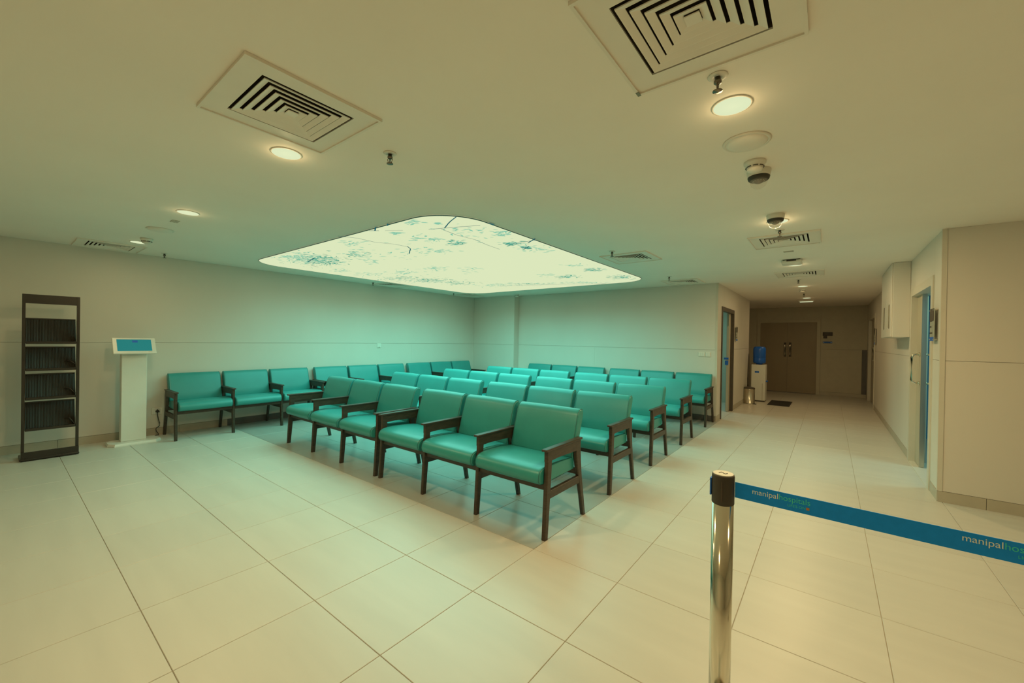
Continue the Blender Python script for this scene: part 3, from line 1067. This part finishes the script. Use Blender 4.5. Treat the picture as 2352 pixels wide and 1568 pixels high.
# ------------------------------------------------------------------ signs
def door_sign(name, label, loc, rz, w=.17, h=.30):
    """sign in the local xz plane looking to -y"""
    r = thing(name, label, 'sign', loc, rz)
    bevelled(-w / 2, -.03, -h / 2, w / 2, -.024, h / 2, .001, 1).build('plate', M['sign_clear'], r)
    bx(-w / 2, -.032, h * .12, w / 2, -.0305, h / 2).build('brown_panel', M['brown_tag'], r)
    bx(-w / 2, -.032, -h / 2, w / 2, -.0305, -h / 2 + h * .12).build('blue_strip', M['blue_tag'], r)
    for i, (z, l) in enumerate(((.04, .55), (-.02, .4), (-.085, .7), (-.15, .4))):
        bx(-w / 2 + .012, -.0318, z * h / .3 * .9 - .006, -w / 2 + .012 + (w - .024) * l, -.0305, z * h / .3 * .9 + .008).build('print_line', M['ink'], r)
    for sx in (-1, 1):
        for sz in (-1, 1):
            MB().tube([(sx * (w / 2 - .015), -.036, sz * (h / 2 - .015)), (sx * (w / 2 - .015), 0, sz * (h / 2 - .015))], .006, 8).build('standoff', M['steel'], r)
    return r


door_sign('door_sign', 'door sign with brown panel by the open right sliding door', (XR, 3.30, 1.63), -math.pi / 2, .19, .31)
door_sign('door_sign', 'door sign on the left corridor wall beside the dark framed doorway', (XE, 7.50, 1.62), math.pi / 2, .17, .30)
door_sign('door_sign', 'door sign beside the far door on the right corridor wall', (XR, 9.60, 1.62), -math.pi / 2, .2, .36)
r = thing('wall_sign', 'dark wall sign right of the far double door', 'sign', (1.52, YEND, 1.62))
bevelled(-.11, -.02, .05, .11, -.004, .155, .002, 1).build('panel', M['brown_tag'], r)
bevelled(-.095, -.016, -.02, -.01, -.004, .05, .002, 1).build('lower_panel', M['brown_tag'], r)
bevelled(-.105, -.018, -.155, .105, -.004, -.11, .002, 1).build('blue_strip', M['blue_tag'], r)
for sx in (-.08, .08):
    MB().tube([(sx, -.024, -.132), (sx, 0, -.132)], .008, 8).build('standoff', M['steel'], r)

# ------------------------------------------------------------------ high cabinet on the right corridor wall
r = thing('wall_cabinet', 'tall shallow beige cabinet hung high on right corridor wall', 'cabinet', (XR, 4.90, 1.535))
bevelled(-.165, 0, 0, -.002, 1.30, .963, .003, 1).build('body', M['wall'], r)
for a, b in ((.03, .63), (.64, 1.27)):
    d = bevelled(-.178, a, .004, -.165, b, .96, .003, 1).build('door', M['wall'], r)
    m_ = a + .22
    bx(-.180, m_ - .035, .12, -.178, m_ + .035, .44).build('pull_recess', M['ink'], d)
    bx(-.186, m_ - .010, .13, -.180, m_ + .012, .43).build('handle', M['chrome'], d)

# ------------------------------------------------------------------ water dispenser, bin, pole, mat
r = thing('water_dispenser', 'white water dispenser with inverted blue bottle', 'water dispenser', (.05, 9.30, 0))
bevelled(0, 0, .03, .30, .31, .905, .01, 2).build('body', M['white'], r)
bx(.01, .01, 0, .285, .30, .03).build('plinth', M['ink'], r)
bx(.075, -.002, .705, .165, 0, .745).build('blue_label', M['blue_tag'], r)
bx(.235, -.003, .05, .245, 0, .45).build('door_seam', M['skirt'], r)
MB().tube([(.30, .10, .50), (.335, .10, .50)], .014, 8).build('tap', M['blue_tag'], r)
MB().tube([(.30, .20, .50), (.335, .20, .50)], .014, 8).build('tap', M['blue_tag'], r)
MB().lathe([(.06, .905), (.07, .925), (.125, .94), (.135, .97), (.136, 1.05), (.131, 1.06), (.136, 1.07), (.136, 1.28), (.125, 1.325), (.10, 1.345), (.01, 1.348)], (.15, .155, 0), 28).build('bottle', M['blue'], r)

r = thing('pedal_bin', 'brushed steel pedal bin standing beside the water dispenser', 'bin', (.08, 8.80, 0))
MB().lathe([(.118, 0), (.122, .004), (.122, .02), (.118, .022), (.118, .345), (.121, .35)], seg=36).build('body', M['steel'], r)
MB().lathe([(.121, .35), (.121, .362), (.105, .382), (.06, .393), (.005, .396)], seg=36).build('lid', M['frame_dark'], r)
bx(-.145, -.03, .02, -.115, .03, .37).build('hinge_bracket', M['black'], r)
bevelled(.10, -.10, .006, .16, -.06, .016, .003, 1).build('pedal', M['black'], r)

r = thing('leaning_pole', 'tall dark tapered pole against the corridor wall behind the bin', 'pole', (.03, 9.02, 0))
MB().lathe([(.028, 0), (.03, .01), (.028, .5), (.022, .95), (.010, 1.15), (.003, 1.19)], seg=12).build('shaft', M['frame_dark'], r)
MB().lathe([(.04, 0), (.042, .02), (.03, .03)], seg=12).build('foot', M['black'], r)

r = thing('floor_mat', 'small black rubber mat on the corridor floor before the dispenser', 'mat', (.44, 8.84, 0))
bevelled(0, 0, 0, .43, .96, .010, .003, 1).build('mat', M['rubber'], r)
for q in range(9):
    bx(.03, .05 + q * .1, .010, .40, .08 + q * .1, .013).build('rib', M['rubber'], r)


# ------------------------------------------------------------------ queue posts and belt
def make_post():
    r = thing('queue_post', '', 'queue post', group='queue posts')
    MB().lathe([(.17, 0), (.172, .01), (.16, .022), (.06, .045), (.034, .055)], seg=48).build('base', M['chrome'], r)
    MB().lathe([(.0318, .05), (.0318, .905)], seg=48).build('tube', M['chrome'], r)
    hd = MB().lathe([(.0325, .903), (.0332, .905), (.0332, .992), (.0318, .9965)], seg=48).build('head', M['ink'], r)
    MB().lathe([(.0300, .9955), (.0300, .9985), (.029, .9992)], seg=48).build('cap', M['white'], hd)
    MB().tube([(-.012, -.006, .9996), (-.007, .004, .9996), (-.001, .002, .9996), (.002, -.006, .9996), (.008, -.008, .9996), (.012, .002, .9996)], .0012, 5).build('cap_mark', M['ink'], hd)
    bx(-.0365, -.015, .925, -.032, .015, .98).build('belt_slot', M['blue_tag'], hd)
    bx(.0, -.0345, .915, .004, -.032, .98).build('slot_edge', M['frame_dark'], hd)
    return r


post0 = make_post()
PXY = on_z(1661.5, 1086, .999)
post0.location = (PXY.x, PXY.y, 0)
post0['label'] = 'polished steel queue post with black head and white cap'
BEND = Vector((3.0, -.785, .953))
post1 = copy_tree(post0)
post1.location = (BEND.x, BEND.y, 0)
post1['label'] = 'second polished steel queue post at the far right end of the belt'
bA = Vector((PXY.x + .0338, PXY.y + .004, .952))
bB = BEND + Vector((-.0375, 0, 0))
bvec = bB - bA
blen = bvec.length
belt = thing('queue_belt', 'wide blue fabric queue belt stretched to the right from the steel post', 'belt', bA, math.atan2(bvec.y, bvec.x))
HB = .0245
mb = MB()
rings = []
for q in range(25):
    t = q / 24
    sag = -.010 * 4 * t * (1 - t)
    rings.append([(blen * t, -.0009, sag - HB), (blen * t, .0009, sag - HB), (blen * t, .0009, sag + HB), (blen * t, -.0009, sag + HB)])
mb.loops(rings, smooth=False)
web = mb.build('webbing', M['belt'], belt)


def text_mesh(name, body, size, mat, parent, loc, xscale=1.0):
    cu = bpy.data.curves.new(name, 'FONT')
    cu.body = body
    cu.size = size
    cu.align_x = 'LEFT'
    cu.extrude = 0.0
    tmp = bpy.data.objects.new(name, cu)
    col.objects.link(tmp)
    dg = bpy.context.evaluated_depsgraph_get()
    me = bpy.data.meshes.new_from_object(tmp.evaluated_get(dg))
    bpy.data.objects.remove(tmp)
    for v in me.vertices:
        v.co = Vector((v.co.x * xscale, 0, v.co.y))
    me.materials.clear()
    me.materials.append(mat)
    o = link(name, me, parent, loc)
    width = max(v.co.x for v in me.vertices) if me.vertices else 0
    return o, width


def belt_t(px, py):
    p = on_y(px, py, PXY.y + .003)
    return p.x - bA.x, p.z - bA.z


for i, (x0, x1, y0) in enumerate(((1727, 1787, 1128), (2210, 2307, 1229))):
    ax, az = belt_t(x0, y0)
    cx, cz = belt_t(x1, y0 + (x1 - x0) * .205)
    o, w = text_mesh('printed_name', 'manipal', .0200, M['print_white'], web, (0, 0, 0))
    want = cx - ax
    sag = -.010 * 4 * (ax / blen) * (1 - ax / blen)
    z0 = sag + (.000 if i == 0 else .002)
    o.location = (ax, -.0013, z0)
    o.scale = (want / w, 1, want / w * 1.02)
    o2, w2 = text_mesh('printed_name', 'hospitals', .0200, M['print_teal'], web, (0, 0, 0))
    o2.location = (cx + .0015, -.0013, z0)
    o2.scale = (want / w * .97, 1, want / w * 1.02)
    end = cx + w2 * want / w * .97
    o3, w3 = text_mesh('printed_slogan', "LIFE'S ON", .0105, M['print_teal'], web, (0, 0, 0))
    o3.location = (end - w3 - .010, -.0013, z0 - .0145)
    bevelled(end - .008, -.0016, z0 - .0150, end - .0005, -.0011, z0 - .0070, .0002, 1).build('printed_mark', M['print_orange'], web)
